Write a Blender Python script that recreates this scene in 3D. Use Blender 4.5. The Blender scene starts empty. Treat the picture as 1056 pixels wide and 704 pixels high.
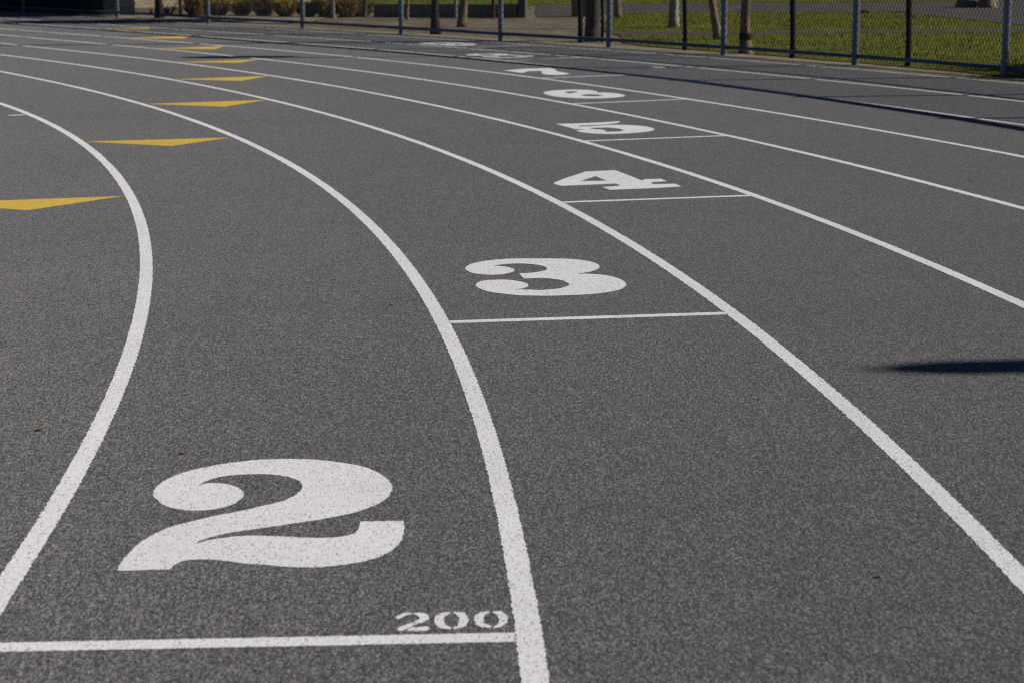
import bpy, bmesh, math, random
from mathutils import Vector, Matrix
from mathutils.geometry import tessellate_polygon, delaunay_2d_cdt

random.seed(7)
scene = bpy.context.scene
COL = scene.collection
R = math.radians

# ------------------------------------------------------------------ helpers
def link(name, me, mat=None, parent=None, smooth=False):
    o = bpy.data.objects.new(name, me)
    COL.objects.link(o)
    if mat:
        me.materials.append(mat)
    if parent:
        o.parent = parent
    if smooth:
        for p in me.polygons:
            p.use_smooth = True
    return o

def mesh(name, verts, faces):
    me = bpy.data.meshes.new(name)
    me.from_pydata([tuple(v) for v in verts], [], faces)
    me.update()
    return me

def tag(o, label, cat, group=None, kind=None):
    if label: o['label'] = label
    if cat: o['category'] = cat
    if group: o['group'] = group
    if kind: o['kind'] = kind
    return o

def empty(name, loc, label, cat, group=None, rz=0):
    o = bpy.data.objects.new(name, None)
    COL.objects.link(o)
    o.empty_display_size = .2
    o.location = loc
    o.rotation_euler = (0, 0, rz)
    return tag(o, label, cat, group)

class MB:
    def __init__(self): self.v = []; self.f = []
    def add(self, vs, fs):
        n = len(self.v); self.v += [tuple(v) for v in vs]
        self.f += [tuple(i + n for i in f) for f in fs]
    def box(self, c, s, rz=0):
        x, y, z = s[0] / 2, s[1] / 2, s[2] / 2
        cs, sn = math.cos(rz), math.sin(rz)
        vs = []
        for dz in (-z, z):
            for dx, dy in ((-x, -y), (x, -y), (x, y), (-x, y)):
                vs.append((c[0] + dx * cs - dy * sn, c[1] + dx * sn + dy * cs, c[2] + dz))
        self.add(vs, [(3, 2, 1, 0), (4, 5, 6, 7), (0, 1, 5, 4), (1, 2, 6, 5), (2, 3, 7, 6), (3, 0, 4, 7)])
    def tube(self, pts, rads, n=12, cap=True, wob=0, seed=0):
        rg = random.Random(seed)
        pts = [Vector(p) for p in pts]
        vs = []; fs = []
        ph = [rg.uniform(0, 6.28) for _ in range(4)]
        for i, p in enumerate(pts):
            t = (pts[min(i + 1, len(pts) - 1)] - pts[max(i - 1, 0)]).normalized()
            a = Vector((0, 1, 0)) if abs(t.y) < .9 else Vector((1, 0, 0))
            u = t.cross(a).normalized(); w = t.cross(u)
            for j in range(n):
                an = 6.28318 * j / n
                rr = rads[i]
                if wob:
                    rr *= 1 + wob * (math.sin(2 * an + ph[0] + i * .3) + .6 * math.sin(3 * an + ph[1] - i * .5) + rg.uniform(-.4, .4))
                vs.append(p + u * (rr * math.cos(an)) + w * (rr * math.sin(an)))
        for i in range(len(pts) - 1):
            for j in range(n):
                k = (j + 1) % n
                fs.append((i * n + j, i * n + k, (i + 1) * n + k, (i + 1) * n + j))
        if cap:
            fs.append(tuple(range(n - 1, -1, -1)))
            fs.append(tuple((len(pts) - 1) * n + j for j in range(n)))
        self.add(vs, fs)
    def build(self, name, mat, parent=None, smooth=False):
        return link(name, mesh(name, self.v, self.f), mat, parent, smooth)

# ------------------------------------------------------------------ node materials
def new_mat(name, rough=.9, spec=.2):
    m = bpy.data.materials.new(name); m.use_nodes = True
    nt = m.node_tree
    b = nt.nodes['Principled BSDF']
    b.inputs['Roughness'].default_value = rough
    b.inputs['Specular IOR Level'].default_value = spec
    return m, nt, b

def nd(nt, t, **kw):
    n = nt.nodes.new(t)
    for k, v in kw.items():
        if k in n.inputs.keys() if hasattr(n.inputs, 'keys') else False:
            n.inputs[k].default_value = v
        else:
            setattr(n, k, v)
    return n

def ramp(nt, src, stops):
    r = nt.nodes.new('ShaderNodeValToRGB')
    e = r.color_ramp.elements
    while len(e) < len(stops): e.new(.5)
    for i, (p, c) in enumerate(stops):
        e[i].position = p
        e[i].color = (c[0], c[1], c[2], 1) if hasattr(c, '__len__') else (c, c, c, 1)
    nt.links.new(src, r.inputs['Fac'])
    return r.outputs['Color']

def coords(nt):
    g = nt.nodes.new('ShaderNodeNewGeometry')
    return g.outputs['Position']

def noise(nt, vec, scale, detail=3, rough=.55, dim='3D'):
    n = nt.nodes.new('ShaderNodeTexNoise')
    n.inputs['Scale'].default_value = scale
    n.inputs['Detail'].default_value = detail
    n.inputs['Roughness'].default_value = rough
    nt.links.new(vec, n.inputs['Vector'])
    return n.outputs['Fac']

def voro(nt, vec, scale, out='Color', feature='F1'):
    n = nt.nodes.new('ShaderNodeTexVoronoi')
    n.feature = feature
    n.inputs['Scale'].default_value = scale
    nt.links.new(vec, n.inputs['Vector'])
    return n.outputs[out]

def mix(nt, a, b, fac, mode='MIX'):
    n = nt.nodes.new('ShaderNodeMix'); n.data_type = 'RGBA'; n.blend_type = mode
    for i, v in ((0, fac), (6, a), (7, b)):
        sock = n.inputs[i]
        if hasattr(v, 'is_linked'): nt.links.new(v, sock)
        elif hasattr(v, '__len__'): sock.default_value = (v[0], v[1], v[2], 1)
        elif i == 0: sock.default_value = v
        else: sock.default_value = (v, v, v, 1)
    return n.outputs[2]

def math_(nt, op, a, b=None):
    n = nt.nodes.new('ShaderNodeMath'); n.operation = op
    for s, v in ((n.inputs[0], a), (n.inputs[1], b)):
        if v is None: continue
        if hasattr(v, 'is_linked'): nt.links.new(v, s)
        else: s.default_value = v
    return n.outputs[0]

def bump(nt, b, h, strength, dist):
    n = nt.nodes.new('ShaderNodeBump')
    n.inputs['Strength'].default_value = strength
    n.inputs['Distance'].default_value = dist
    nt.links.new(h, n.inputs['Height'])
    nt.links.new(n.outputs['Normal'], b.inputs['Normal'])

def stretched(nt, P, sy):
    mp = nt.nodes.new('ShaderNodeMapping'); mp.inputs['Scale'].default_value = (1, sy, 1)
    nt.links.new(P, mp.inputs['Vector'])
    return mp.outputs[0]
def cell(nt, P, scale, ch):
    g = nt.nodes.new('ShaderNodeSeparateColor')
    nt.links.new(voro(nt, P, scale), g.inputs[0])
    return g.outputs[ch]
def grain(nt, P):
    """rubber crumb brightness: three sizes of granule, laid slightly drawn out along the paving direction"""
    a = cell(nt, stretched(nt, P, .42), 365, 0)
    b_ = cell(nt, stretched(nt, P, .28), 240, 1)
    c_ = cell(nt, stretched(nt, P, .18), 125, 2)
    s = math_(nt, 'MULTIPLY', a, .72)
    s = math_(nt, 'ADD', s, math_(nt, 'MULTIPLY', b_, .24))
    s = math_(nt, 'ADD', s, math_(nt, 'MULTIPLY', c_, .04))
    return s

def track_mat():
    m, nt, b = new_mat('rubber_track', .85, .25)
    P = coords(nt)
    g = grain(nt, P)
    c = ramp(nt, g, [(.13, (.007, .007, .0072)), (.36, (.054, .0520, .0525)), (.60, (.118, .1135, .1135)), (.92, (.36, .345, .342))])
    big = noise(nt, P, .55, 4, .6)
    c = mix(nt, c, ramp(nt, big, [(.3, (.90, .90, .91)), (.7, (1.07, 1.05, 1.03))]), 1, 'MULTIPLY')
    md = noise(nt, P, 4.5, 4, .65)
    c = mix(nt, c, ramp(nt, md, [(.3, .93), (.7, 1.06)]), 1, 'MULTIPLY')
    sp = noise(nt, P, 9, 2, .5)
    c = mix(nt, c, (.02, .018, .016), ramp(nt, sp, [(.80, 0), (.81, .8)]))
    nt.links.new(c, b.inputs['Base Color'])
    b.inputs['Diffuse Roughness'].default_value = 1
    b.inputs['Sheen Weight'].default_value = .085
    b.inputs['Sheen Roughness'].default_value = .6
    bump(nt, b, g, .6, .003)
    return m

def paint_mat(name, col, wear=.5):
    m, nt, b = new_mat(name, .7, .3)
    P = coords(nt)
    g = grain(nt, P)
    c = ramp(nt, g, [(.08, tuple(v * .32 for v in col)), (.20, tuple(v * .72 for v in col)), (.34, tuple(v * .93 for v in col)), (.8, tuple(min(.97, v * 1.1) for v in col))])
    big = noise(nt, P, 1.3, 4, .6)
    c = mix(nt, c, ramp(nt, big, [(.3, (.90, .90, .91)), (.65, 1.0)]), 1, 'MULTIPLY')
    wr = noise(nt, P, 40, 3, .7)
    wm = ramp(nt, wr, [(.69, 0), (.80, wear)])
    c = mix(nt, c, (.15, .145, .14), wm)
    nt.links.new(c, b.inputs['Base Color'])
    b.inputs['Diffuse Roughness'].default_value = .3
    bump(nt, b, g, .35, .002)
    return m

def mottled(name, cols, scale, rough=.95, detail=6, bscale=None, bst=.5, bd=.01, fine=None):
    m, nt, b = new_mat(name, rough, .15)
    P = coords(nt)
    n = noise(nt, P, scale, detail, .65)
    k = len(cols)
    c = ramp(nt, n, [(.28 + .44 * i / (k - 1), cols[i]) for i in range(k)])
    if fine:
        f = noise(nt, P, fine, 3, .7)
        c = mix(nt, c, ramp(nt, f, [(.3, .65), (.7, 1.3)]), 1, 'MULTIPLY')
    nt.links.new(c, b.inputs['Base Color'])
    if bscale:
        bump(nt, b, noise(nt, P, bscale, 4, .7), bst, bd)
    return m

def bark_mat(name, dark, light):
    m, nt, b = new_mat(name, .95, .1)
    P = coords(nt)
    mp = nt.nodes.new('ShaderNodeMapping'); mp.inputs['Scale'].default_value = (1, 1, .22)
    nt.links.new(P, mp.inputs['Vector'])
    n = noise(nt, mp.outputs[0], 26, 5, .7)
    n2 = noise(nt, P, 5, 3, .6)
    c = mix(nt, ramp(nt, n, [(.3, dark), (.66, light)]), ramp(nt, n2, [(.3, .7), (.7, 1.2)]), 1, 'MULTIPLY')
    nt.links.new(c, b.inputs['Base Color'])
    bump(nt, b, n, .9, .03)
    return m

def leaf_mat(name, cols, scale=7, trans=0):
    m, nt, b = new_mat(name, .75, .15)
    P = coords(nt)
    v = nt.nodes.new('ShaderNodeSeparateColor')
    nt.links.new(voro(nt, P, scale * 3), v.inputs[0])
    f = math_(nt, 'ADD', math_(nt, 'MULTIPLY', v.outputs[0], .5), math_(nt, 'MULTIPLY', noise(nt, P, scale, 2), .5))
    c = ramp(nt, f, [(.2 + .6 * i / (len(cols) - 1), cols[i]) for i in range(len(cols))])
    nt.links.new(c, b.inputs['Base Color'])
    if trans:
        t = nt.nodes.new('ShaderNodeBsdfTranslucent'); nt.links.new(c, t.inputs['Color'])
        x = nt.nodes.new('ShaderNodeMixShader'); x.inputs[0].default_value = trans
        nt.links.new(b.outputs[0], x.inputs[1]); nt.links.new(t.outputs[0], x.inputs[2])
        nt.links.new(x.outputs[0], nt.nodes['Material Output'].inputs[0])
    return m

M = {}
M['track'] = track_mat()
M['white'] = paint_mat('white_track_paint', (.97, .955, .925))
M['yellow'] = paint_mat('yellow_track_paint', (.80, .535, .085), .35)
M['dirt'] = mottled('dry_dirt', [(.15, .118, .078), (.24, .195, .138), (.30, .255, .19)], 1.6, bscale=30, fine=45)
M['edge'] = mottled('concrete_edge', [(.17, .145, .105), (.27, .235, .18)], 3, bscale=60, fine=70)
M['walk'] = mottled('concrete_walk', [(.30, .255, .20), (.42, .37, .30)], 1.2, bscale=60, fine=80)
M['road'] = mottled('grey_path', [(.090, .083, .076), (.13, .121, .11)], 1.0, bscale=60, fine=70)
M['lawn'] = mottled('lawn_soil', [(.115, .088, .018), (.135, .148, .009), (.175, .192, .009)], 1.1, bscale=40, fine=28)
M['worn'] = mottled('worn_earth', [(.085, .068, .050), (.12, .10, .075), (.155, .13, .095)], 1.6, bscale=30, fine=45)
M['infield'] = mottled('infield_soil', [(.04, .055, .01), (.07, .09, .012)], 2, bscale=40, fine=28)
M['blade'] = leaf_mat('grass_blade', [(.145, .145, .010), (.18, .20, .010), (.22, .235, .016)], 2)
M['post'] = mottled('galvanised_post', [(.075, .095, .135), (.12, .14, .18)], 6, rough=.5, bscale=90, bst=.1)
M['post'].node_tree.nodes['Principled BSDF'].inputs['Specular IOR Level'].default_value = .7
M['rail'] = mottled('blue_grey_rail', [(.05, .085, .16), (.08, .12, .21)], 6, rough=.5)
M['wire'] = mottled('weathered_wire', [(.035, .038, .045), (.07, .073, .08)], 8, rough=.5)
M['black'] = mottled('black_post', [(.006, .006, .006), (.016, .015, .014)], 9, rough=.7, bscale=60)
M['beige'] = mottled('beige_render', [(.50, .39, .26), (.62, .49, .34)], 1.4, bscale=40, bst=.3)
M['brown'] = mottled('brown_timber', [(.05, .03, .018), (.10, .06, .035)], 8, bscale=40)
M['stone'] = mottled('dark_stone', [(.13, .125, .10), (.24, .23, .19)], 4, bscale=30, fine=30)
M['roof'] = mottled('roof_sheet', [(.12, .10, .09), (.18, .15, .13)], 2)
M['rock'] = mottled('beige_rock', [(.22, .17, .12), (.34, .28, .20)], 5, bscale=14, bst=.8, bd=.05)
M['bark_dark'] = bark_mat('dark_bark', (.018, .015, .013), (.075, .062, .055))
M['bark_tan'] = bark_mat('tan_bark', (.12, .085, .05), (.36, .28, .19))
M['bark_grey'] = bark_mat('grey_bark', (.05, .044, .036), (.15, .135, .11))
M['bark_pale'] = bark_mat('pale_bark', (.22, .20, .18), (.62, .58, .53))
M['band'] = mottled('dark_band', [(.03, .012, .010), (.05, .02, .018)], 9)
M['leaf'] = leaf_mat('tree_leaf', [(.02, .035, .008), (.04, .06, .012), (.07, .09, .02)])
M['hedge'] = leaf_mat('shaded_hedge_leaf', [(.010, .012, .008), (.022, .022, .014), (.045, .038, .026)])  # leaf colours kept very dark to stand in for shade on the hedge
M['gold'] = leaf_mat('golden_leaf', [(.12, .08, .018), (.38, .28, .065), (.62, .50, .17)], 5, .45)
M['gold2'] = leaf_mat('brown_leaf', [(.09, .05, .016), (.30, .195, .05), (.54, .38, .12)], 5, .45)
M['olive'] = leaf_mat('olive_leaf', [(.06, .055, .012), (.18, .16, .03), (.32, .27, .06)], 5, .4)
M['dry'] = mottled('dry_leaf', [(.22, .08, .025), (.36, .16, .05)], 20)
M['pole'] = mottled('grey_pole_paint', [(.20, .21, .22), (.26, .27, .28)], 4, rough=.5)
_m, _nt, _b = new_mat('pole_top_pale', .3, .5); _b.inputs['Base Color'].default_value = (.7, .7, .66, 1); M['lens'] = _m  # pale colour for the top of the added pole

# ------------------------------------------------------------------ the track: lanes 1.067 m wide round one bend
R1, W = 33.3004, 1.067
DEV = {1: ((-.0011, -.0015, .002, -.1578, -.2202), 3.5, 26.2), 2: ((-.0208, -.0785, .0367, .2669, .1849), 2.4, 33.4), 3: ((-.018, -.0071, .0673, .1222, .0627), 3.3, 38.4),
       4: ((-.0418, -.0444, .1585, .112, -.0195), 8.2, 42.4), 5: ((-.0522, -.0796, .3434, -.1159), 12, 45.8),
       6: ((-.0113, -.2899, .5511, -.2472), 15.5, 48.6), 7: ((.0382, -.5627, .806, -.2921), 17.9, 51.7),
       8: ((.2122, -.9634, .8498, -.2676), 20.5, 48.7), 9: ((.5289, -1.7469, 1.3156, -.2283), 22.8, 45)}
TH0 = -2.37                        # the straight joins the bend here

def ease(th):                      # the bend opens up a little past 38 degrees
    return .006 * max(0, min(th, 75) - 38) ** 2
def line_r(k, th):
    d = 0
    if k in DEV:
        c, a, b = DEV[k]
        x = (min(max(th, a), b) - 20) / 20
        d = sum(ci * x ** i for i, ci in enumerate(c))
    return R1 + W * (k - 1) + d + ease(th)
def pol(r, th, z=0.0):             # point at radius r, bend angle th (degrees); straight before TH0
    if th >= TH0:
        return (r * math.cos(R(th)), r * math.sin(R(th)), z)
    a = R(TH0); s = R(th - TH0) * 37
    return (r * math.cos(a) - s * math.sin(a), r * math.sin(a) + s * math.cos(a), z)

def strip(rfun0, rfun1, ths, z, jit=0, nx=1):
    v = []; f = []
    for i, t in enumerate(ths):
        a, b = rfun0(t), rfun1(t)
        for j in range(nx + 1):
            r = a + (b - a) * j / nx
            if jit and j in (0, nx): r += random.uniform(-jit, jit)
            v.append(pol(r, t, z))
    for i in range(len(ths) - 1):
        for j in range(nx):
            q = i * (nx + 1) + j
            f.append((q, q + 1, q + nx + 2, q + nx + 1))
    return v, f

def frange(a, b, s):
    n = max(1, int(math.ceil((b - a) / s)))
    return [a + (b - a) * i / n for i in range(n + 1)]

Z_PAINT = .0008
ths = frange(-26, 110, .5)
v, f = strip(lambda t: line_r(0, t) - 1.4, lambda t: R1 + W * 8 + .06 + ease(t) + .12, ths, 0, 0, 24)
tag(link('running_track', mesh('running_track', v, f), M['track']), 'grey rubber running track curving left with white lane lines', None, kind='structure')

ORD = {0: 'white kerbside line along the inner edge of the inside lane',
       1: 'white lane line furthest left, curving past the first yellow triangle, left of the big 2',
       2: 'white lane line between the big 2 and the big 3',
       3: 'white lane line between the big 3 and the 4',
       4: 'white lane line between the 4 and the 5',
       5: 'white lane line between the 5 and the 6',
       6: 'white lane line between the 6 and the 7',
       7: 'white lane line between the 7 and the 8, beside the rail shadow',
       8: 'white lane line between the 8 and the 9',
       9: 'thin white outer line of the track nearest the chain link fence'}
HW = .0262
for k in range(0, 10):
    if k <= 4:
        tt = frange(-24, -2.37, .5)[:-1] + frange(-2.37, 16, .012)[:-1] + frange(16, 40, .06)[:-1] + frange(40, 105, .4)
    else:
        tt = frange(-24, 8, .4)[:-1] + frange(8, 45, .05)[:-1] + frange(45, 105, .4)
    hw = HW if k < 9 else .022
    v, f = strip(lambda t: line_r(k, t) - hw, lambda t: line_r(k, t) + hw, tt, Z_PAINT, .0025 if k < 5 else .003)
    tag(link('lane_line', mesh('lane_line', v, f), M['white']), ORD[k], 'lane line', 'white lane lines of the track')

# start lines across each lane
TH = {2: 2.82, 3: 8.22, 4: 13.30, 5: 18.03, 6: 22.50, 7: 26.85, 8: 30.82, 9: 34.56}
SL = {2: 'wide white start line under the 200 mark at the bottom left', 3: 'white start line just below the big 3',
      4: 'white start line just below the 4', 5: 'white start line just below the 5', 6: 'white start line just below the 6',
      7: 'short-looking white start line below the 7', 8: 'faint white start line below the 8', 9: 'faint white start line below the 9, closest to the fence'}
for n, th in TH.items():
    a, b = line_r(n - 1, th) + HW + .001, line_r(n, th) - HW - .001
    rm = R1 + W * (n - 1.5)
    dth = math.degrees(.0255 / rm)
    v = []; f = []
    N = 220 if n < 5 else 60
    for i in range(N + 1):
        r = a + (b - a) * i / N
        for s in (-1, 1):
            v.append(pol(r, th + s * dth + math.degrees(random.uniform(-.0016, .0016) / rm), Z_PAINT))
    for i in range(N): f.append((2 * i, 2 * i + 2, 2 * i + 3, 2 * i + 1))
    tag(link('start_line', mesh('start_line', v, f), M['white']), SL[n], 'start line', 'staggered start lines')

# ---- painted figures, outlines in metres in the frame of their lane (x across the lane, y along it from the start line)
def refine(loop, it=3, corner=42):
    P = [Vector(p) for p in loop]; n = len(P)
    fix = []
    for i in range(n):
        a = (P[i] - P[i - 1]); b = (P[(i + 1) % n] - P[i])
        fix.append(a.length < 1e-6 or b.length < 1e-6 or math.degrees(a.angle(b)) > corner)
    out = []
    for i in range(n):
        p0, p1, p2, p3 = P[i - 1], P[i], P[(i + 1) % n], P[(i + 2) % n]
        t1 = (p2 - p1) if fix[i] else (p2 - p0) * .5
        t2 = (p2 - p1) if fix[(i + 1) % n] else (p3 - p1) * .5
        L = (p2 - p1).length
        if t1.length > 1e-9 and not fix[i]: t1 = t1.normalized() * L
        if t2.length > 1e-9 and not fix[(i + 1) % n]: t2 = t2.normalized() * L
        m = max(2, int(L / .007))
        for j in range(m):
            u = j / m
            h = (2*u**3 - 3*u**2 + 1) * p1 + (u**3 - 2*u**2 + u) * t1 + (-2*u**3 + 3*u**2) * p2 + (u**3 - u**2) * t2
            out.append((h.x + random.uniform(-.0018, .0018), h.y + random.uniform(-.0018, .0018)))
    return out
def figure_mesh(name, loops, n, dx=0, dy=0, corner=42):
    rm = R1 + W * (n - 1.5); th = TH[n]
    off = (line_r(n - 1, th + 1.5) + line_r(n, th + 1.5)) / 2 - rm if n > 7 else 0
    L3 = []
    for l in loops:
        L3.append([Vector(pol(rm + off + x + dx, th + math.degrees((y + dy) / rm), Z_PAINT)) for x, y in refine(l, corner=corner)])
    vs = [p for l in L3 for p in l]
    edges = []; n0 = 0
    for l in L3:
        edges += [(n0 + i, n0 + (i + 1) % len(l)) for i in range(len(l))]; n0 += len(l)
    o = vs[0]
    cv, ce, cf = delaunay_2d_cdt([Vector((p.x - o.x, p.y - o.y)) for p in vs], edges, [], 0, 1e-6)[:3]
    loops2 = [[(p.x - o.x, p.y - o.y) for p in l] for l in L3]
    fs = []
    for t in cf:
        cx = sum(cv[i].x for i in t) / 3; cy = sum(cv[i].y for i in t) / 3
        odd = False
        for l in loops2:
            for i in range(len(l)):
                a, b = l[i], l[i - 1]
                if (a[1] > cy) != (b[1] > cy) and cx < (b[0] - a[0]) * (cy - a[1]) / (b[1] - a[1]) + a[0]: odd = not odd
        if odd:
            a, b, c = (cv[i] for i in t)
            fs.append(tuple(t) if (b - a).cross(c - a) > 0 else (t[0], t[2], t[1]))
    used = sorted({i for t in fs for i in t}); ix = {u: k for k, u in enumerate(used)}
    return mesh(name, [(cv[u].x + o.x, cv[u].y + o.y, Z_PAINT) for u in used], [tuple(ix[i] for i in t) for t in fs])
def ellipse(cx, cy, rx, ry, n=28, a0=0, a1=360):
    return [(cx + rx * math.cos(R(a0 + (a1 - a0) * i / n)), cy + ry * math.sin(R(a0 + (a1 - a0) * i / n))) for i in range(n)]
FIG = {
    2: [[[-0.3246,0.4676],[-0.3253,0.5144],[-0.3205,0.5657],[-0.3113,0.6313],[-0.2947,0.6913],[-0.2693,0.7521],[-0.2375,0.7996],[-0.1993,0.8327],[-0.1525,0.8701],[-0.1041,0.8989],[-0.0465,0.9425],[-0.0177,0.9646],[0.011,0.9963],[0.0312,1.0341],[0.043,1.0732],[0.0463,1.1055],[0.0417,1.1424],[0.0261,1.1826],[0.0028,1.207],[-0.0297,1.2291],[-0.0617,1.2375],[-0.0945,1.239],[-0.1259,1.2353],[-0.1612,1.2233],[-0.1864,1.1984],[-0.2003,1.176],[-0.2116,1.1502],[-0.199,1.159],[-0.1749,1.1634],[-0.1476,1.154],[-0.1217,1.1299],[-0.1041,1.0952],[-0.0952,1.0571],[-0.0971,1.0189],[-0.1058,0.9866],[-0.1211,0.9584],[-0.1408,0.9371],[-0.1653,0.924],[-0.1987,0.9194],[-0.2292,0.9282],[-0.2563,0.946],[-0.2831,0.9794],[-0.3025,1.0221],[-0.3144,1.0616],[-0.3175,1.0829],[-0.3173,1.1239],[-0.3089,1.1732],[-0.2913,1.2225],[-0.2638,1.2683],[-0.2304,1.3036],[-0.1956,1.3286],[-0.1558,1.3533],[-0.1151,1.369],[-0.0821,1.3801],[-0.045,1.3836],[0.0016,1.3823],[0.0483,1.3756],[0.0952,1.3562],[0.1419,1.3297],[0.1881,1.2929],[0.2245,1.2437],[0.2512,1.1827],[0.264,1.1261],[0.2687,1.0796],[0.2651,1.0364],[0.256,0.9929],[0.2385,0.9478],[0.2191,0.9188],[0.1937,0.8878],[0.1644,0.8604],[0.1229,0.8344],[0.0817,0.8131],[0.0327,0.7912],[-0.0077,0.773],[-0.0558,0.7528],[-0.0925,0.7374],[-0.1237,0.719],[-0.1539,0.6936],[-0.1682,0.6741],[-0.1777,0.6476],[-0.1595,0.6666],[-0.1368,0.6826],[-0.1056,0.6966],[-0.0657,0.7045],[-0.0321,0.7017],[0.0089,0.6943],[0.0499,0.684],[0.0908,0.6753],[0.1313,0.6748],[0.1555,0.6824],[0.1755,0.6988],[0.1872,0.7285],[0.191,0.7565],[0.1913,0.7951],[0.2926,0.7939],[0.2933,0.7339],[0.2917,0.6784],[0.2834,0.6248],[0.2693,0.5794],[0.2497,0.5418],[0.2264,0.5114],[0.1956,0.4883],[0.1572,0.4723],[0.1188,0.4626],[0.0803,0.4604],[0.0414,0.467],[0.002,0.4799],[-0.0377,0.4929],[-0.0666,0.5052],[-0.099,0.5204],[-0.1312,0.5318],[-0.1549,0.5349],[-0.1781,0.5328],[-0.1962,0.52],[-0.2055,0.4991],[-0.2136,0.4682],[-0.271,0.4674]]],
    3: [[[-0.3001,1.1496],[-0.2847,1.2112],[-0.2598,1.2619],[-0.2243,1.3036],[-0.1796,1.3388],[-0.1331,1.3588],[-0.0727,1.3659],[0.0048,1.3567],[0.0801,1.3405],[0.1177,1.33],[0.1547,1.317],[0.1898,1.2946],[0.2218,1.2581],[0.2445,1.2165],[0.2561,1.1607],[0.2518,1.0898],[0.236,1.0389],[0.2101,0.9976],[0.1849,0.968],[0.1287,0.9336],[0.1751,0.9198],[0.2151,0.8937],[0.2445,0.8542],[0.2656,0.7946],[0.2735,0.7275],[0.2685,0.6491],[0.2487,0.5939],[0.2251,0.5504],[0.1884,0.512],[0.1398,0.4843],[0.1008,0.4672],[0.0456,0.4572],[-0.008,0.455],[-0.0607,0.4567],[-0.1122,0.4662],[-0.1451,0.4763],[-0.1785,0.4886],[-0.2105,0.5108],[-0.2415,0.5411],[-0.2724,0.5737],[-0.2975,0.6242],[-0.3115,0.6796],[-0.314,0.7485],[-0.2976,0.8062],[-0.2707,0.8405],[-0.2317,0.8549],[-0.1952,0.8521],[-0.161,0.8342],[-0.1303,0.7951],[-0.1123,0.7481],[-0.1114,0.7091],[-0.1213,0.6705],[-0.1406,0.6404],[-0.1568,0.6288],[-0.1829,0.6232],[-0.1419,0.6092],[-0.1112,0.5992],[-0.0928,0.5853],[-0.0559,0.5908],[-0.0179,0.6023],[0.012,0.6281],[0.0351,0.6554],[0.0468,0.6893],[0.0468,0.7388],[0.0351,0.7956],[0.005,0.8346],[-0.0247,0.856],[-0.0455,0.8646],[-0.071,0.863],[-0.1016,0.8579],[-0.1037,0.9234],[-0.1025,0.987],[-0.0605,0.99],[-0.0277,1.0041],[0.0032,1.028],[0.0222,1.0591],[0.0303,1.0927],[0.0287,1.1359],[0.0117,1.1802],[-0.0207,1.2161],[-0.0566,1.2334],[-0.0949,1.2366],[-0.1273,1.2289],[-0.1529,1.2148],[-0.1776,1.1934],[-0.1496,1.1875],[-0.1236,1.158],[-0.1079,1.1142],[-0.1085,1.0695],[-0.1218,1.0303],[-0.15,0.9967],[-0.183,0.9782],[-0.2135,0.9752],[-0.2483,0.9937],[-0.2809,1.0281],[-0.2963,1.0779]]],
    4: [[[-0.3525,0.8213],[-0.0317,1.2943],[0.1546,1.305],[0.1435,0.7856],[0.1876,0.8373],[0.2737,0.8241],[0.2663,0.7033],[0.1863,0.689],[0.1516,0.6486],[0.1548,0.6036],[0.2762,0.5863],[0.2681,0.4586],[0.12,0.4348],[-0.145,0.4277],[-0.1509,0.5577],[-0.0623,0.5809],[-0.0342,0.6162],[-0.0346,0.6857],[-0.3539,0.675]],[[-0.1943,0.8502],[-0.0438,1.0558],[-0.0469,0.8243]]],
    5: [[[-0.3057,1.2681],[-0.112,1.2421],[0.0485,1.2504],[0.1654,1.2781],[0.2093,1.2985],[0.1667,1.1897],[0.0614,1.1096],[-0.0492,1.0711],[-0.1972,1.0775],[-0.2214,1.0031],[-0.1209,0.9978],[0.0213,1.0316],[0.1352,0.9928],[0.2125,0.8668],[0.2219,0.7252],[0.1924,0.5932],[0.0871,0.4594],[-0.0617,0.3979],[-0.2054,0.387],[-0.3192,0.4762],[-0.3612,0.6072],[-0.3558,0.7116],[-0.3038,0.7619],[-0.253,0.7859],[-0.3196,0.8321]],[[-0.2146,0.8428],[-0.1424,0.8767],[-0.059,0.851],[-0.0215,0.7531],[-0.0313,0.6222],[-0.096,0.5425],[-0.1908,0.5548],[-0.1651,0.6327],[-0.1606,0.7203],[-0.189,0.7774]]],
    6: [[[-0.2942,1.2282],[-0.185,1.358],[-0.0545,1.4233],[0.0963,1.4231],[0.1943,1.3141],[0.1837,1.1296],[0.1284,1.0126],[0.0617,1.0218],[0.1817,0.9841],[0.2295,0.8407],[0.1951,0.6025],[0.0825,0.4605],[-0.0964,0.4048],[-0.2582,0.4637],[-0.3658,0.644],[-0.3815,0.9067]],[[-0.1048,1.2053],[0.0125,1.2495],[0.003,1.1467],[-0.0687,1.0788],[-0.1475,1.0155]],[[-0.13,0.824],[-0.0288,0.8736],[0.0342,0.8015],[0.0123,0.6344],[-0.0887,0.6242],[-0.1468,0.7052]]],
    7: [[[-0.3764,1.2371],[-0.1779,1.3163],[-0.025,1.3567],[0.1476,1.3309],[0.2339,1.3272],[0.2006,1.1704],[0.034,0.7928],[0.0072,0.6078],[-0.0288,0.4161],[-0.1384,0.3392],[-0.2418,0.3401],[-0.2811,0.4624],[-0.2185,0.6697],[-0.1354,0.8349],[-0.059,0.9563],[-0.1382,1.0085],[-0.2346,0.9684],[-0.3307,0.8268],[-0.3831,0.8273],[-0.361,1.0521]]],
}
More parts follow.
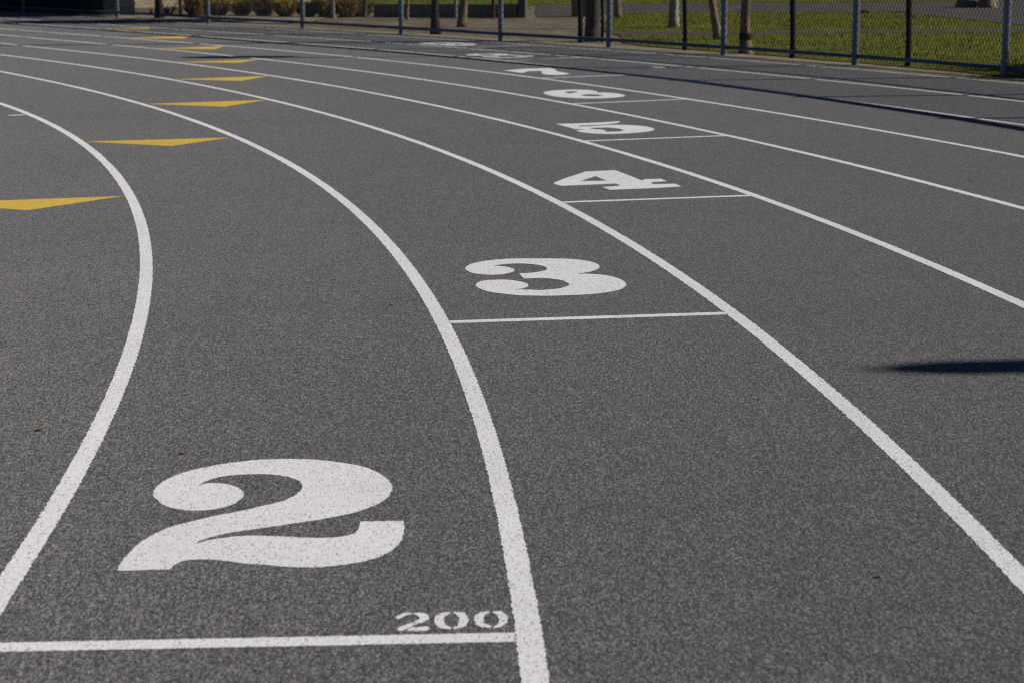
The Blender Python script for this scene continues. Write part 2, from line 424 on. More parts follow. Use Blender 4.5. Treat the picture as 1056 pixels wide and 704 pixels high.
MARK2 = [[[0.2779,0.1252],[0.2851,0.1432],[0.2987,0.1535],[0.3087,0.1528],[0.31,0.1431],[0.2988,0.1372],[0.2915,0.128],[0.2854,0.1174],[0.2805,0.1163]],[[0.3142,0.151],[0.3286,0.1531],[0.3411,0.1397],[0.3448,0.1211],[0.3386,0.1033],[0.3238,0.0876],[0.3068,0.0692],[0.2948,0.0508],[0.2839,0.0472],[0.2802,0.053],[0.2848,0.067],[0.3017,0.0874],[0.3188,0.1045],[0.325,0.1223],[0.3212,0.1358],[0.3125,0.1415]],[[0.3033,0.0531],[0.3117,0.0668],[0.3288,0.0679],[0.3422,0.0686],[0.3442,0.0564],[0.341,0.0453],[0.3034,0.046]]]
MARK0A = [[[0.3848,0.1519],[0.371,0.149],[0.3585,0.1313],[0.3546,0.1096],[0.3582,0.0805],[0.3678,0.0585],[0.3873,0.0524],[0.3879,0.063],[0.3778,0.0758],[0.3735,0.0976],[0.3745,0.1193],[0.3809,0.1373],[0.3872,0.1406]],[[0.3936,0.1513],[0.411,0.1502],[0.4205,0.1275],[0.4224,0.1019],[0.4169,0.0734],[0.4068,0.0563],[0.3922,0.0522],[0.3923,0.0621],[0.3997,0.0709],[0.4038,0.0922],[0.4041,0.1139],[0.3983,0.1362],[0.3922,0.1418]]]
MARK0B = [[[0.4649,0.1529],[0.451,0.15],[0.438,0.1323],[0.4338,0.1106],[0.4367,0.0816],[0.446,0.0596],[0.4653,0.0536],[0.4662,0.0641],[0.4563,0.0768],[0.4525,0.0986],[0.4539,0.1204],[0.4606,0.1383],[0.467,0.1416]],[[0.4731,0.1524],[0.4906,0.1513],[0.4996,0.1286],[0.5011,0.103],[0.495,0.0746],[0.4845,0.0574],[0.4697,0.0533],[0.4701,0.0632],[0.4777,0.072],[0.4822,0.0933],[0.483,0.115],[0.4776,0.1373],[0.4715,0.1428]]]
# 8: two bowls with two counters; 9: the 6 turned half round
def eight():
    up, lo = (-.055, 1.16, .255, .235), (-.055, .685, .315, .275)
    pts = [(up[0] + up[2] * math.cos(R(a)), up[1] + up[3] * math.sin(R(a))) for a in range(-42, 223, 12)]
    pts += [(lo[0] + lo[2] * math.cos(R(a)), lo[1] + lo[3] * math.sin(R(a))) for a in range(140, 401, 12)]
    return [pts, ellipse(-.055, 1.17, .085, .135), ellipse(-.055, .68, .095, .165)]
FIG[8] = eight()
FIG[9] = [[(-.20 - x, 1.82 - y) for x, y in l] for l in FIG[6]]
NL = {2: 'large white numeral 2 painted in the lane nearest the camera', 3: 'white numeral 3 painted above its start line in the middle of the picture',
      4: 'white slab serif numeral 4 painted on the track', 5: 'white numeral 5 painted between the 4 and the 6',
      6: 'white numeral 6 painted between the 5 and the 7', 7: 'white numeral 7 painted between the 6 and the 8',
      8: 'shaded white numeral 8 painted beside the rail shadow', 9: 'farthest white numeral 9 painted in the lane nearest the fence'}
for n in FIG:
    o = link('lane_number', figure_mesh('lane_number', FIG[n], n), M['white'])
    tag(o, NL[n], 'lane number', 'painted lane numbers')
mark = empty('distance_mark', pol(R1 + W * .5, TH[2], 0), 'small white stencilled 200 on the start line beside the big 2', 'distance mark')
def child_keep(o, par):
    o.parent = par
    o.matrix_parent_inverse = Matrix.Translation(par.location).inverted()
for loops in (MARK2, MARK0A, MARK0B):
    bmv = MB()
    for l in loops:
        me = figure_mesh('digit', [l], 2, corner=50)
        bmv.add([v.co for v in me.vertices], [tuple(p.vertices) for p in me.polygons])
        bpy.data.meshes.remove(me)
    child_keep(bmv.build('digit', M['white']), mark)

# yellow exchange zone triangles, base across the lane, apex toward the start
TT = {1: (14.80, 14.80, 14.03, .97), 2: (20.06, 19.88, 19.16, 1), 3: (25.10, 24.97, 24.12, 1), 4: (29.70, 29.56, 28.75, 1), 5: (33.9, 33.7, 33.0, 1),
      6: (38.25, 38.1, 37.2, 1), 7: (42.4, 42.2, 41.3, 1), 8: (46.6, 46.25, 45.4, 1)}
YL = {1: 'yellow triangle cut off by the left edge of the picture', 2: 'yellow triangle in the lane of the big 2, second nearest',
      3: 'yellow triangle in the lane of the 3', 4: 'yellow triangle in the lane of the 4', 5: 'yellow triangle just below the dark streak of shadow',
      6: 'yellow triangle just above the dark streak of shadow', 7: 'second farthest yellow triangle, small and thin', 8: 'farthest yellow triangle by the shaded track edge'}
for n, (tl, tr, ta, q) in TT.items():
    a, b = line_r(n - 1, tl) + HW + .003, line_r(n, tr) - HW - .003
    mid = (line_r(n - 1, ta) + line_r(n, ta)) / 2
    A, B, Cc = pol(a, tl, Z_PAINT), pol(b, tr, Z_PAINT), pol(mid, ta, Z_PAINT)
    loop = []
    for p, r_ in ((A, Cc), (Cc, B), (B, A)):
        N = 70
        for i in range(N):
            loop.append(tuple(p[j] + (r_[j] - p[j]) * i / N + (random.uniform(-.0015, .0015) if j < 2 else 0) for j in range(3)))
    c = tuple((A[j] + B[j] + Cc[j]) / 3 for j in range(3))
    vs = loop + [c]
    fs = [(i, (i + 1) % len(loop), len(loop)) for i in range(len(loop))]
    tag(link('zone_triangle', mesh('zone_triangle', vs, fs), M['yellow']), YL[n], 'zone triangle', 'yellow exchange zone triangles')

# two small paint marks
def dab(name, r, th, lr, lt, label):
    N = 14; vs = []
    for i in range(N):
        a = 6.283 * i / N
        vs.append(pol(r + lr * math.cos(a) * random.uniform(.85, 1.1), th + math.degrees(lt * math.sin(a) * random.uniform(.85, 1.1) / r), Z_PAINT))
    tag(link(name, mesh(name, vs, [tuple(range(N))]), M['white']), label, 'paint mark')
dab('paint_mark', 40.42, 28.05, .05, .14, 'small white paint dab beyond the rail shadow, near the fence')
dab('paint_mark', 33.195, 24.12, .075, .035, 'short white tick inside the leftmost lane line')

# ------------------------------------------------------------------ ground beyond the track
def poly(name, pts, z, mat, sub=0, wob=0):
    P = []
    for i, p in enumerate(pts):
        q = pts[(i + 1) % len(pts)]
        L = math.hypot(q[0] - p[0], q[1] - p[1])
        m = max(1, int(L / sub)) if sub else 1
        for j in range(m):
            w = wob if j else 0
            P.append(Vector((p[0] + (q[0] - p[0]) * j / m + random.uniform(-w, w), p[1] + (q[1] - p[1]) * j / m + random.uniform(-w, w), z)))
    fs = []
    for t in tessellate_polygon([P]):
        a, b, c = (P[i] for i in t)
        if (b - a).cross(c - a).z < 0: t = (t[0], t[2], t[1])
        fs.append(tuple(t))
    return link(name, mesh(name, P, fs), mat)
tag(link('ground', mesh('ground', [(-900, -900, -.016), (900, -900, -.016), (900, 900, -.016), (-900, 900, -.016)], [(0, 1, 2, 3)]), M['dirt']), None, None, kind='structure')
def ring(r, a, b, s=2.0):
    return [pol(r + ease(t), t)[:2] for t in frange(a, b, s)]
tag(poly('infield', ring(R1 - W - 1.4, -26, 110), -.010, M['infield']), None, None, kind='structure')
v, f = strip(lambda t: R1 + W * 8 + .06 + ease(t) + .121, lambda t: 42.50 + ease(t) + .12 * math.sin(t * 1.7), frange(-26, 110, .5), -.004)
tag(link('concrete_edge', mesh('concrete_edge', v, f), M['edge']), None, None, kind='structure')
# lawns
lawn_near = ring(42.75, -26, 33.2) + [(35.55, 24.2), (35.6, 25.6), (35.35, 28.5), (35.6, 31.6), (36.0, 35.0), (38.5, 34.9), (41.0, 34.4), (41.4, 31.0), (41.9, 28.6), (43.5, 27.6), (75, 26.5), (75, -15), (60, -24)]
tag(poly('lawn', lawn_near, -.006, M['lawn'], .6, .06), None, None, kind='structure')
lawn_far = [(10, 62), (18, 50), (26, 42.5), (31.0, 36.0), (34.2, 35.6), (34.35, 39.8), (37, 40.3), (60, 41.0), (90, 42), (90, 90), (10, 90)]
tag(poly('lawn', lawn_far, -.006, M['lawn'], .8, .08), None, None, kind='structure')
road = [(34.42, 33.3), (35.0, 33.2), (36.0, 35.1), (38.5, 35.0), (41.1, 34.5), (41.5, 31.0), (42.0, 28.7), (43.5, 27.7), (75, 26.6), (75, 40.9), (60, 40.9), (37, 40.2), (34.45, 39.7)]
tag(poly('path', road, -.008, M['road'], .8, .03), None, None, kind='structure')
footway = [(35.6, 25.9), (36.6, 26.0), (38.5, 26.3), (41.6, 26.4), (44, 26.2), (44, 27.4), (41.6, 27.75), (38.5, 27.5), (36.6, 27.3), (35.5, 27.6)]
tag(poly('dirt_path', footway, -.0035, M['worn'], .3, .07), None, None, kind='structure')
side = [(24.6, 38.2), (27.0, 35.0), (28.0, 34.75), (30.75, 33.35), (30.65, 31.6), (30.3, 31.0), (29.4, 31.45), (27.9, 33.1), (25.8, 35.9), (23.6, 38.3)]
tag(poly('pavement', side, -.002, M['walk'], .5, .02), None, None, kind='structure')
# grass blades over the lawns
rg = random.Random(3)
def inside(p, poly_):
    c = False
    for i in range(len(poly_)):
        a, b = poly_[i], poly_[i - 1]
        if (a[1] > p[1]) != (b[1] > p[1]) and p[0] < (b[0] - a[0]) * (p[1] - a[1]) / (b[1] - a[1]) + a[0]: c = not c
    return c
gb = MB(); vs = []; fs = []
def blade(x, y, h):
    a = rg.uniform(0, 6.28); w = .006
    lx, ly = rg.gauss(0, .35) * h, rg.gauss(0, .35) * h
    n = len(vs)
    vs.extend([(x - w * math.cos(a), y - w * math.sin(a), -.006), (x + w * math.cos(a), y + w * math.sin(a), -.006), (x + lx, y + ly, h)])
    fs.append((n, n + 1, n + 2))
cnt = 0
while cnt < 26000:
    y = rg.uniform(13, 35); x = rg.uniform(35.4, 46)
    if not inside((x, y), lawn_near) or inside((x, y), footway): continue
    den = .5 + .5 * math.sin(x * 1.9 + 1.3 * math.sin(y * 1.1)) * math.sin(y * 2.3 + .7 * x)
    if rg.random() > .35 + .65 * den: continue
    blade(x, y, rg.uniform(.010, .030)); cnt += 1
cnt = 0
while cnt < 12000:
    y = rg.uniform(35.7, 52); x = rg.uniform(26, 47)
    if not inside((x, y), lawn_far): continue
    blade(x, y, rg.uniform(.025, .06)); cnt += 1
tag(link('grass', mesh('grass', vs, fs), M['blade']), 'short green grass beyond the chain link fence', 'grass', kind='stuff')

# ------------------------------------------------------------------ chain link fence
SX = Vector((1, .02, 0))
FTH = [(61.5, 42.2), (56.4, 42.23), (51.7, 42.25), (47.15, 42.1), (43.3, 42.15), (39.6, 42.12), (36.2, 42.05), (33.13, 42.17), (30.1, 42.27), (27.0, 42.4), (23.9, 42.54), (20.85, 42.6), (17.8, 42.65), (14.75, 42.7), (11.7, 42.7), (8.6, 42.7), (5.5, 42.7), (2.4, 42.7)]
fpts = [Vector(pol(r + ease(t), t)) for t, r in FTH]
FH = 1.82
fence = empty('chain_link_fence', fpts[9], 'galvanised chain link fence with blue grey rails along the outer edge of the track', 'fence')
for p in fpts:
    mb = MB()
    mb.tube([p + Vector((0, 0, -.02)), p + Vector((0, 0, FH + .02))], [.037, .037], 16, cap=False)
    mb.tube([p + Vector((0, 0, FH + .02)), p + Vector((0, 0, FH + .05)), p + Vector((0, 0, FH + .065))], [.041, .034, .006], 16)
    for z in (.09, .93, FH - .03):        # rail clamps
        mb.tube([p + Vector((0, 0, z - .022)), p + Vector((0, 0, z + .022))], [.0435, .0435], 16)
    child_keep(mb.build('post', M['post'], smooth=False), fence)
for nm, z, rr in (('bottom_rail', .09, .021), ('middle_rail', .93, .019), ('top_rail', FH - .03, .045)):
    mb = MB()
    for a, b in zip(fpts, fpts[1:]):
        d = (b - a).normalized() * .036
        mb.tube([a + d + Vector((0, 0, z)), b - d + Vector((0, 0, z))], [rr, rr], 10)
    child_keep(mb.build(nm, M['rail'], smooth=True), fence)
mb = MB()
def wires(a, b, z0, z1, pitch, slope, rad, back):
    d = b - a; L = d.length; d = d / L
    nrm = Vector((d.y, -d.x, 0))
    if nrm.dot(a) < 0: nrm = -nrm
    H = z1 - z0
    for sgn in (1, -1):
        x = -H * slope
        while x < L + H * slope:
            x0, x1 = x, x + sgn * H * slope
            u0, u1 = 0., 1.
            if x1 != x0:
                ua, ub = (0 - x0) / (x1 - x0), (L - x0) / (x1 - x0)
                u0, u1 = max(u0, min(ua, ub)), min(u1, max(ua, ub))
            if u1 - u0 > .01:
                P = a + d * (x0 + (x1 - x0) * u0) + nrm * (back + sgn * rad * .9); P.z = z0 + H * u0
                Q = a + d * (x0 + (x1 - x0) * u1) + nrm * (back + sgn * rad * .9); Q.z = z0 + H * u1
                mb.tube([P, Q], [rad, rad], 3, cap=False)
            x += pitch
for a, b in zip(fpts[:15], fpts[1:16]):
    wires(a, b, .02, FH - .01, .052, .62, .0027, .045)
for a, b in zip(fpts[:15], fpts[1:16]):
    wires(a, b, .03, .93, .05, .45, .0014, .052)  # extra lower layer, added to deepen the shadow at the fence foot
child_keep(mb.build('wire_mesh', M['wire']), fence)

# slim black posts standing just behind the fence
bl = {(34.98, 24.27, .034): 'thick black post left of the grey trunk behind the fence', (35.28, 24.55, .022): 'slim black post right of the grey trunk behind the fence',
      (36.2, 22.28, .028): 'slim black post in front of the white trunk behind the fence', (37.3, 20.72, .032): 'black post behind the fence between the banded trunk and the next pale post',
      (38.3, 19.06, .032): 'black post behind the fence in front of plain lawn, nearest the right edge'}
for (x, y, r_), lb in bl.items():
    mb = MB()
    pts = [(x + .006 * math.sin(i * 1.3), y, -.02 + i * .19) for i in range(11)]
    mb.tube(pts, [r_ * random.uniform(.92, 1.08) for _ in pts], 10, wob=.04, seed=int(x * 100))
    o = mb.build('black_post', M['black'], smooth=True)
    tag(o, lb, 'post', 'black posts behind the fence')

# ------------------------------------------------------------------ trees
def leaf_mass(mb, c, rad, n, size, seed, hollow=.35):
    rg = random.Random(seed)
    blobs = [(Vector((rg.uniform(-1, 1), rg.uniform(-1, 1), rg.uniform(-.8, .9))), rg.uniform(.3, .55)) for _ in range(14)]
    k = 0
    while k < n:
        bc, br = rg.choice(blobs)
        d = Vector((rg.gauss(0, 1), rg.gauss(0, 1), rg.gauss(0, 1)))
        if d.length < .01: continue
        d = d.normalized() * br * (hollow + (1 - hollow) * rg.random())
        q = bc * .62 + d
        p = Vector(c) + Vector((q.x * rad[0], q.y * rad[1], q.z * rad[2]))
        s = size * rg.uniform(.6, 1.4)
        u = Vector((rg.gauss(0, 1), rg.gauss(0, 1), rg.gauss(0, .7))).normalized()
        w = u.cross(Vector((rg.gauss(0, 1), rg.gauss(0, 1), rg.gauss(0, 1)))).normalized()
        mb.add([p - u * s, p - w * s * .42 + u * s * .1, p + u * s, p + w * s * .42 + u * s * .1], [(0, 1, 2, 3)])
        k += 1
def tree(label, base, r0, h, lean, bark, crown_c, crown_r, leaves, seed, flare=1.35, leafsize=.09, band=None, top=.45):
    x, y = base
    root = empty('tree', (x, y, 0), label, 'tree', 'trees behind the fence')
    rg = random.Random(seed)
    mb = MB()
    N = 22
    pts = []; rads = []
    for i in range(N + 1):
        u = i / N
        z = -.03 + (h + .03) * u ** 1.35
        pts.append((lean[0] * z + .04 * math.sin(z * 2 + seed) * min(1, z), lean[1] * z + .04 * math.cos(z * 1.7 + seed) * min(1, z), z))
        rads.append(r0 * (1 - (1 - top) * u) * (1 + (flare - 1) * math.exp(-z * 7)))
    mb.tube(pts, rads, 16, wob=.05, seed=seed)
    tp = Vector(pts[-1])
    for i in range(6):          # limbs
        a = i * 1.05 + rg.uniform(-.3, .3); s = Vector(pts[-1 - i % 4])
        e = Vector(crown_c) - Vector((x, y, 0)) + Vector((math.cos(a) * crown_r[0] * .7, math.sin(a) * crown_r[1] * .7, rg.uniform(-.1, .6) * crown_r[2]))
        m_ = (s + e) / 2 + Vector((0, 0, .15 * (e - s).length))
        mb.tube([s, m_, e], [r0 * top * .7, r0 * top * .45, r0 * .1], 7, wob=.06, seed=i)
    mb.build('trunk', bark, root, True)
    cm = MB()
    leaf_mass(cm, Vector(crown_c) - Vector((x, y, 0)), crown_r, leaves, leafsize, seed)
    cm.build('crown', M['leaf'], root)
    if band:
        b = MB()
        b.tube([(lean[0] * z + .04 * math.sin(z * 2 + seed) * min(1, z), lean[1] * z + .04 * math.cos(z * 1.7 + seed) * min(1, z), z) for z in band],
               [r0 * 1.08 + .006] * len(band), 14)
        b.build('band', M['band'], root, True)
    return root
tree('dark trunk in front of the beige wall, far left', (27.74, 33.55), .075, 3.4, (0, 0), M['bark_dark'], (28.6, 33.7, 4.9), (1.5, .9, 1.1), 900, 11)
tree('dark rough tree trunk just behind the fence, left of the leaning pale one', (32.95, 27.05), .058, 6.6, (-.02, 0), M['bark_dark'], (32.95, 27.0, 8.2), (1.8, 1.6, 1.5), 900, 12, 1.5)
tree('leaning tree trunk with a sunlit tan side on bare dirt', (33.25, 29.45), .062, 7.2, (.06, 0), M['bark_tan'], (33.9, 29.4, 9), (1.9, 1.6, 1.5), 900, 13, 1.4)
tree('thick grey trunk between two black posts behind the fence', (35.16, 24.75), .105, 7.0, (.0, .02), M['bark_grey'], (35.3, 24.9, 9), (2.2, 2.0, 1.7), 1000, 14, 1.15)
tree('pale distant trunk at the left end of the lawn', (35.84, 32.67), .06, 7.5, (-.06, 0), M['bark_tan'], (35.6, 32.7, 9.5), (1.8, 1.6, 1.6), 800, 15, 1.3)
tree('white barked trunk standing on the lawn behind a slim black post', (36.52, 28.7), .075, 7.5, (.05, .02), M['bark_pale'], (36.9, 28.9, 9.4), (1.8, 1.6, 1.6), 800, 16, 1.2)
tree('brown trunk leaning left on the lawn, left of the pale fence post', (36.85, 24.9), .055, 7.6, (-.14, 0), M['bark_tan'], (35.9, 24.9, 9.3), (1.8, 1.5, 1.6), 800, 17, 1.2)
tree('tan trunk with a dark band near its foot, right behind the fence', (36.86, 21.5), .062, 3.0, (-.02, 0), M['bark_tan'], (36.75, 21.72, 3.3), (.5, .27, .36), 2200, 18, 1.5, .06, [.155, .18, .21, .235])
tree('thin brown trunk by the low dark wall, right of the pale bollard', (32.2, 32.6), .03, 2.7, (0, 0), M['bark_tan'], (34.0, 32.6, 3.8), (1.5, 1.05, 1.15), 4200, 19, 1.2, .12)  # unseen crown, set off its trunk to shade the left track edge
tree('thin grey trunk at the left end of the low dark wall', (31.36, 33.9), .035, 2.6, (0, 0), M['bark_grey'], (34.3, 35.7, 6.0), (2.5, 1.0, 1.5), 2600, 20, 1.2, .12)  # crown out of view, moved off the trunk to throw shade far left

# ------------------------------------------------------------------ golden shrubs, hedge
def shrub_mesh(seed, mat, n=750, h=.8, rad=.34):
    rg = random.Random(seed); mb = MB()
    for _ in range(n):
        a = rg.uniform(0, 6.283); q = math.sqrt(rg.random())
        bx, by = .45 * rad * q * math.cos(a), .45 * rad * q * math.sin(a)
        l = h * rg.uniform(.25, 1.05); sp = rg.uniform(.2, 1.1)
        p0 = Vector((bx, by, -.02)); p1 = p0 + Vector((math.cos(a) * rad * .45 * sp, math.sin(a) * rad * .45 * sp, l * .65)); p2 = p1 + Vector((math.cos(a) * rad * .5 * sp, math.sin(a) * rad * .5 * sp, l * .2))
        w = Vector((-math.sin(a + rg.uniform(-1, 1)), math.cos(a + rg.uniform(-1, 1)), 0)) * rg.uniform(.006, .016)
        mb.add([p0 - w * .6, p0 + w * .6, p1 + w, p2, p1 - w], [(0, 1, 2, 4), (4, 2, 3)])
    leaf_mass(mb, (0, 0, h * .42), (rad, rad, h * .42), 260, .03, seed + 50)
    return mesh('shrub', mb.v, mb.f)
sm = [shrub_mesh(1, 0, 420, .55, .30), shrub_mesh(2, 0, 380, .48, .27), shrub_mesh(3, 0, 340, .42, .26)]
spots = [(28.05, 35.55, 0, 'gold', 'golden shrub beside the slim brown posts, leftmost of the row'), (28.55, 35.1, 1, 'gold2', 'brown shrub, second from the left of the golden row'),
         (29.0, 35.0, 2, 'gold2', 'low brown shrub left of the pale post with its lit side'), (29.45, 34.7, 0, 'gold', 'tall golden shrub right of the shaded fence post'),
         (29.88, 34.4, 1, 'gold', 'bright golden shrub beside the lit fence post'), (30.3, 34.15, 2, 'olive', 'dark olive shrub among the golden ones'),
         (30.68, 33.9, 0, 'gold', 'golden brown shrub behind the sunlit paving corner'), (31.05, 33.75, 1, 'gold2', 'rusty brown shrub, rightmost but one of the row'),
         (31.28, 34.2, 2, 'olive', 'dark green shrub at the left end of the low dark wall')]
for i, (x, y, kx, mt, lb) in enumerate(spots):
    me = sm[kx].copy()
    o = link('shrub', me, M[mt])
    o.location = (x, y, 0); o.rotation_euler = (0, 0, i * 1.3); o.scale = (1, 1, 1 - .06 * (i % 3))
    tag(o, lb, 'shrub', 'golden shrubs along the pavement')
for (x, y, lb) in ((40.9, 17.5, 'unseen olive shrub added behind the fence to shade its foot'), (41.0, 18.6, 'unseen olive shrub added farther along the fence to shade its foot')):  # out of view, added for the shadow they drop along the fence
    o = link('shrub', sm[0].copy(), M['olive']); o.location = (x, y, 0); o.scale = (2.6, 2.6, 2.6); o.rotation_euler = (0, 0, y)
    tag(o, lb, 'shrub')
hedge = empty('hedge', (24.6, 37.3, 0), 'low dark clipped hedge behind the far left of the fence', 'hedge')
hm = MB(); rgh = random.Random(9)
ha, hb = Vector((20.4, 41.6, 0)), Vector((26.35, 35.75, 0))
hd = (hb - ha).normalized(); hn = Vector((hd.y, -hd.x, 0)) * -1
if hn.y < 0: hn = -hn
Lh = (hb - ha).length
for _ in range(9000):
    u = rgh.uniform(0, Lh); z = rgh.uniform(0, .5); dpt = abs(rgh.gauss(0, .10)) + .06 * math.sin(u * 5) * math.sin(z * 6)
    if rgh.random() < .2: z = .5 + rgh.gauss(0, .03); dpt = rgh.uniform(0, .8)
    p = ha + hd * u + hn * dpt; p.z = z
    s = rgh.uniform(.025, .06)
    uu = Vector((rgh.gauss(0, 1), rgh.gauss(0, 1), rgh.gauss(0, 1))).normalized(); ww = uu.cross(Vector((rgh.gauss(0, 1), rgh.gauss(0, 1), rgh.gauss(0, 1)))).normalized()
    hm.add([p - uu * s, p - ww * s * .45, p + uu * s, p + ww * s * .45], [(0, 1, 2, 3)])
child_keep(hm.build('foliage', M['hedge']), hedge)
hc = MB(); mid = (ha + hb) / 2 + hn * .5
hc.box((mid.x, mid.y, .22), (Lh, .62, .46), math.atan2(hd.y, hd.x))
child_keep(hc.build('hedge_core', M['black']), hedge)  # solid black box behind the leaves, stops the view through

# ------------------------------------------------------------------ beige building, low wall, bollards, posts
wa, wb = Vector((26.95, 35.35, 0)), Vector((30.2, 37.75, 0))
wd = (wb - wa).normalized(); wn = Vector((-wd.y, wd.x, 0)); wrz = math.atan2(wd.y, wd.x); Lw = (wb - wa).length
bld = empty('utility_building', wa, 'small beige rendered building behind the dark trunk and golden shrubs', 'building')
def wbox(mb, u, w_, z, su, sw, sz):
    c = wa + wd * u + wn * w_
    mb.box((c.x, c.y, z), (su, sw, sz), wrz)
mb = MB(); wbox(mb, Lw / 2, 1.5, 1.35, Lw, 3.0, 2.7); child_keep(mb.build('wall', M['beige']), bld)
mb = MB(); wbox(mb, Lw / 2, -.015, .05, Lw + .04, .05, .14); child_keep(mb.build('plinth', M['edge']), bld)
mb = MB(); wbox(mb, Lw / 2, 1.5, 2.80, Lw + .6, 3.6, .16); child_keep(mb.build('roof', M['roof']), bld)
mb = MB(); wbox(mb, 2.6, -.02, 1.16, .95, .05, 2.05); dr = mb.build('door', M['brown']); child_keep(dr, bld)
for (x, y, lb) in ((27.83, 35.15, 'slim brown timber post nearest the dark trunk, by the beige wall'), (28.02, 35.2, 'slim brown timber post, middle one of three by the beige wall'), (28.27, 35.3, 'slim brown timber post nearest the golden shrubs')):
    mb = MB(); mb.box((x, y, .62), (.055, .055, 1.28), .3); mb.box((x, y, 1.275), (.075, .075, .03), .3)
    tag(mb.build('timber_post', M['brown']), lb, 'post', 'slim timber posts by the beige wall')
def low_wall(label, a, b, hgt, pier):
    a, b = Vector((*a, 0)), Vector((*b, 0)); d = (b - a).normalized(); L = (b - a).length; rz = math.atan2(d.y, d.x)
    root = empty('low_wall', a, label, 'wall', 'low dark walls by the grey path')
    mb = MB(); c = (a + b) / 2; mb.box((c.x, c.y, hgt / 2 - .02), (L, .16, hgt + .04), rz); child_keep(mb.build('wall', M['stone']), root)
    mb = MB(); mb.box((c.x, c.y, hgt + .016), (L + .02, .2, .03), rz); child_keep(mb.build('coping', M['stone']), root)
    for p in pier:
        mb = MB(); mb.box((p[0], p[1], .19), (.12, .2, .42), rz); child_keep(mb.build('pier', M['road']), root)
low_wall('long low dark stone wall left of the grey path', (31.55, 33.75), (34.1, 33.15), .19, [(34.2, 33.12)])
low_wall('short low dark stone wall right of the grey path', (35.05, 33.35), (35.62, 33.35), .26, [])
for (x, y, r_, lb) in ((30.85, 33.3, .035, 'pale bollard in front of the rusty shrub'), (33.02, 33.1, .032, 'grey bollard in front of the middle of the low wall'), (33.68, 32.95, .03, 'brown bollard near the right end of the long low wall')):
    mb = MB(); mb.tube([(x, y, -.02), (x, y, .02), (x, y, .021), (x, y, .72), (x, y, .76), (x, y, .775)], [r_ * 1.5, r_ * 1.5, r_, r_, r_ * .8, .004], 14)
    tag(mb.build('bollard', M['pole'] if r_ > .031 else M['brown'], smooth=False), lb, 'bollard', 'bollards by the low wall')

# boulder by the path, dry leaves on the lawn
def lump(name, loc, s, mat, seed, label, cat):
    rg = random.Random(seed); bm = bmesh.new(); bmesh.ops.create_icosphere(bm, subdivisions=3, radius=1)
    ph = [rg.uniform(0, 6) for _ in range(6)]
    for v_ in bm.verts:
        c = v_.co; k = 1 + .16 * math.sin(3 * c.x + ph[0]) + .14 * math.sin(4 * c.y + ph[1]) + .12 * math.sin(5 * c.z + ph[2] + 2 * c.x) + rg.uniform(-.03, .03)
        v_.co = Vector((c.x * s[0] * k, c.y * s[1] * k, max(-.25, c.z) * s[2] * k))
    me = bpy.data.meshes.new(name); bm.to_mesh(me); bm.free()
    o = link(name, me, mat); o.location = loc; return tag(o, label, cat)
lump('boulder', (43.1, 36.5, .03), (.21, .16, .22), M['rock'], 4, 'beige boulder on the grey path, top right of the picture', 'boulder')
lump('boulder', (42.72, 36.7, .03), (.2, .16, .2), M['stone'], 5, 'dark boulder left of the beige one, top right', 'boulder')
for i, (x, y, s, lb) in enumerate(((40.25, 33.7, .085, 'orange brown leaf heap on the lawn right of a fence post'), (37.05, 27.5, .05, 'small dry leaf heap beside the white barked trunk'), (39.0, 26.9, .035, 'tiny pale leaf heap on the dirt path across the lawn'))):
    rgl = random.Random(40 + i); mb = MB()
    for k in range(16):
        p = Vector((x + rgl.gauss(0, s * .4), y + rgl.gauss(0, s * .35), .01 + rgl.random() * s * .6)); q = s * rgl.uniform(.4, .65)
        uu = Vector((rgl.gauss(0, 1), rgl.gauss(0, 1), rgl.gauss(0, .6))).normalized(); ww = uu.cross(Vector((rgl.gauss(0, .5), rgl.gauss(0, .5), 1))).normalized()
        mb.add([p - uu * q, p - ww * q * .6 + Vector((0, 0, q * .2)), p + uu * q, p + ww * q * .6 + Vector((0, 0, q * .2))], [(0, 1, 2, 3)])
    tag(mb.build('leaf_heap', M['dry']), lb, 'leaf heap', 'dry leaf heaps on the lawn')

for (x, y, s, lb) in ((33.412, 3.097, .016, 'small dark fragment on the track above the big 2'), (32.967, 3.362, .02, 'thin dark fragment left of the leftmost lane line'),
                      (33.815, 5.25, .016, 'small dark fragment beside the line left of the big 3'), (35.068, 2.05, .014, 'olive brown fragment near the lower right lane line'), (36.765, 8.968, .02, 'dark fragment between the two right lane lines')):
    rgd = random.Random(int(x * 1000)); mb = MB()
    N = 9; ang = rgd.uniform(0, 3); ring_ = []
    for i in range(N):
        a = 6.283 * i / N; ex, ey = .7 * s * math.cos(a) * rgd.uniform(.7, 1.2), .55 * s * math.sin(a) * rgd.uniform(.6, 1.2)
        ring_.append((x + ex * math.cos(ang * .3) - ey * math.sin(ang * .3), y + ex * math.sin(ang * .3) + ey * math.cos(ang * .3)))
    mb.add([(a_, b_, 0) for a_, b_ in ring_] + [(x + (a_ - x) * .7, y + (b_ - y) * .7, .002 + rgd.random() * .0015) for a_, b_ in ring_],
           [(i, (i + 1) % N, N + (i + 1) % N, N + i) for i in range(N)] + [tuple(range(N, 2 * N))])
    tag(mb.build('debris', M['brown']), lb, 'debris', 'small bits lying on the track', 'thing')

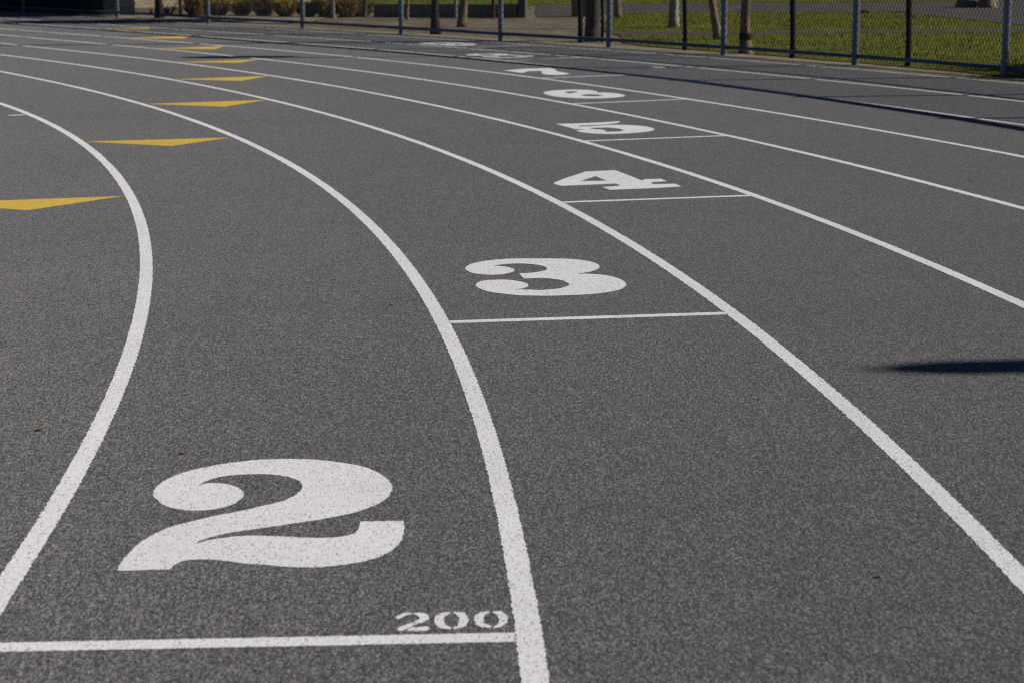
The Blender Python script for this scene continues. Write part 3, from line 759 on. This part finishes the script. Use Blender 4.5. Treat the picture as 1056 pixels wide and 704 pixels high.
# unseen pole added right of the frame to throw the streak across lane 3
lp = empty('shadow_pole', (44.2, 4.73, 0), 'unseen grey pole added beyond the fence to cast the shadow across the track at the right', 'shadow pole')
mb = MB(); mb.tube([(0, 0, -.02), (0, 0, .25), (0, 0, .26), (0, 0, 4.3), (0, 0, 4.60)], [.15, .15, .125, .115, .105], 18); mb.build('pole', M['pole'], lp, True)
mb = MB(); mb.tube([(0, 0, 4.60), (0, 0, 4.74), (0, 0, 4.96), (0, 0, 5.06)], [.105, .108, .10, .05], 18); mb.build('pole_top', M['lens'], lp, True)

# ------------------------------------------------------------------ light, sky, camera
EL, AZ = R(30.0), math.atan2(.07, 1)
sd = Vector((math.cos(EL) * math.cos(AZ), math.cos(EL) * math.sin(AZ), math.sin(EL)))
sun = bpy.data.lights.new('sun', 'SUN'); sun.energy = 5.0; sun.angle = R(.53); sun.color = (1, .962, .90)
so = bpy.data.objects.new('sun', sun); COL.objects.link(so)
so.rotation_euler = sd.to_track_quat('Z', 'Y').to_euler()
w = bpy.data.worlds.new('World'); scene.world = w; w.use_nodes = True
nt = w.node_tree
sky = nt.nodes.new('ShaderNodeTexSky'); sky.sky_type = 'NISHITA'; sky.sun_disc = False
sky.altitude = 8000; sky.air_density = .8; sky.dust_density = 0; sky.ozone_density = 4
sky.sun_elevation = EL; sky.sun_rotation = R(90) - AZ
nt.links.new(sky.outputs[0], nt.nodes['Background'].inputs[0])
nt.nodes['Background'].inputs[1].default_value = .05

cam = bpy.data.cameras.new('camera'); co = bpy.data.objects.new('camera', cam); COL.objects.link(co)
cam.sensor_width = 36; cam.lens = 2038.18 * 36 / 1056
cam.clip_start = .05; cam.clip_end = 3000
yaw, pitch, roll = -.0106, .2004, -.0064
cy, sy, cp, sp = math.cos(yaw), math.sin(yaw), math.cos(pitch), math.sin(pitch)
fw = Vector((sy * cp, cy * cp, -sp)); rt = Vector((cy, -sy, 0)); up = rt.cross(fw)
rt2 = rt * math.cos(roll) + up * math.sin(roll); up2 = up * math.cos(roll) - rt * math.sin(roll)
mw = Matrix((rt2, up2, -fw)).transposed().to_4x4(); mw.translation = (34.3396, -1.9576, 1.3265)
co.matrix_world = mw
cam.dof.use_dof = True; cam.dof.focus_distance = 7.2; cam.dof.aperture_fstop = 7.1
scene.camera = co
scene.cycles.use_denoising = False
scene.cycles.filter_width = 1.15

scene.view_settings.view_transform = 'Standard'
scene.view_settings.look = 'None'
scene.view_settings.exposure = 0
scene.view_settings.gamma = 1
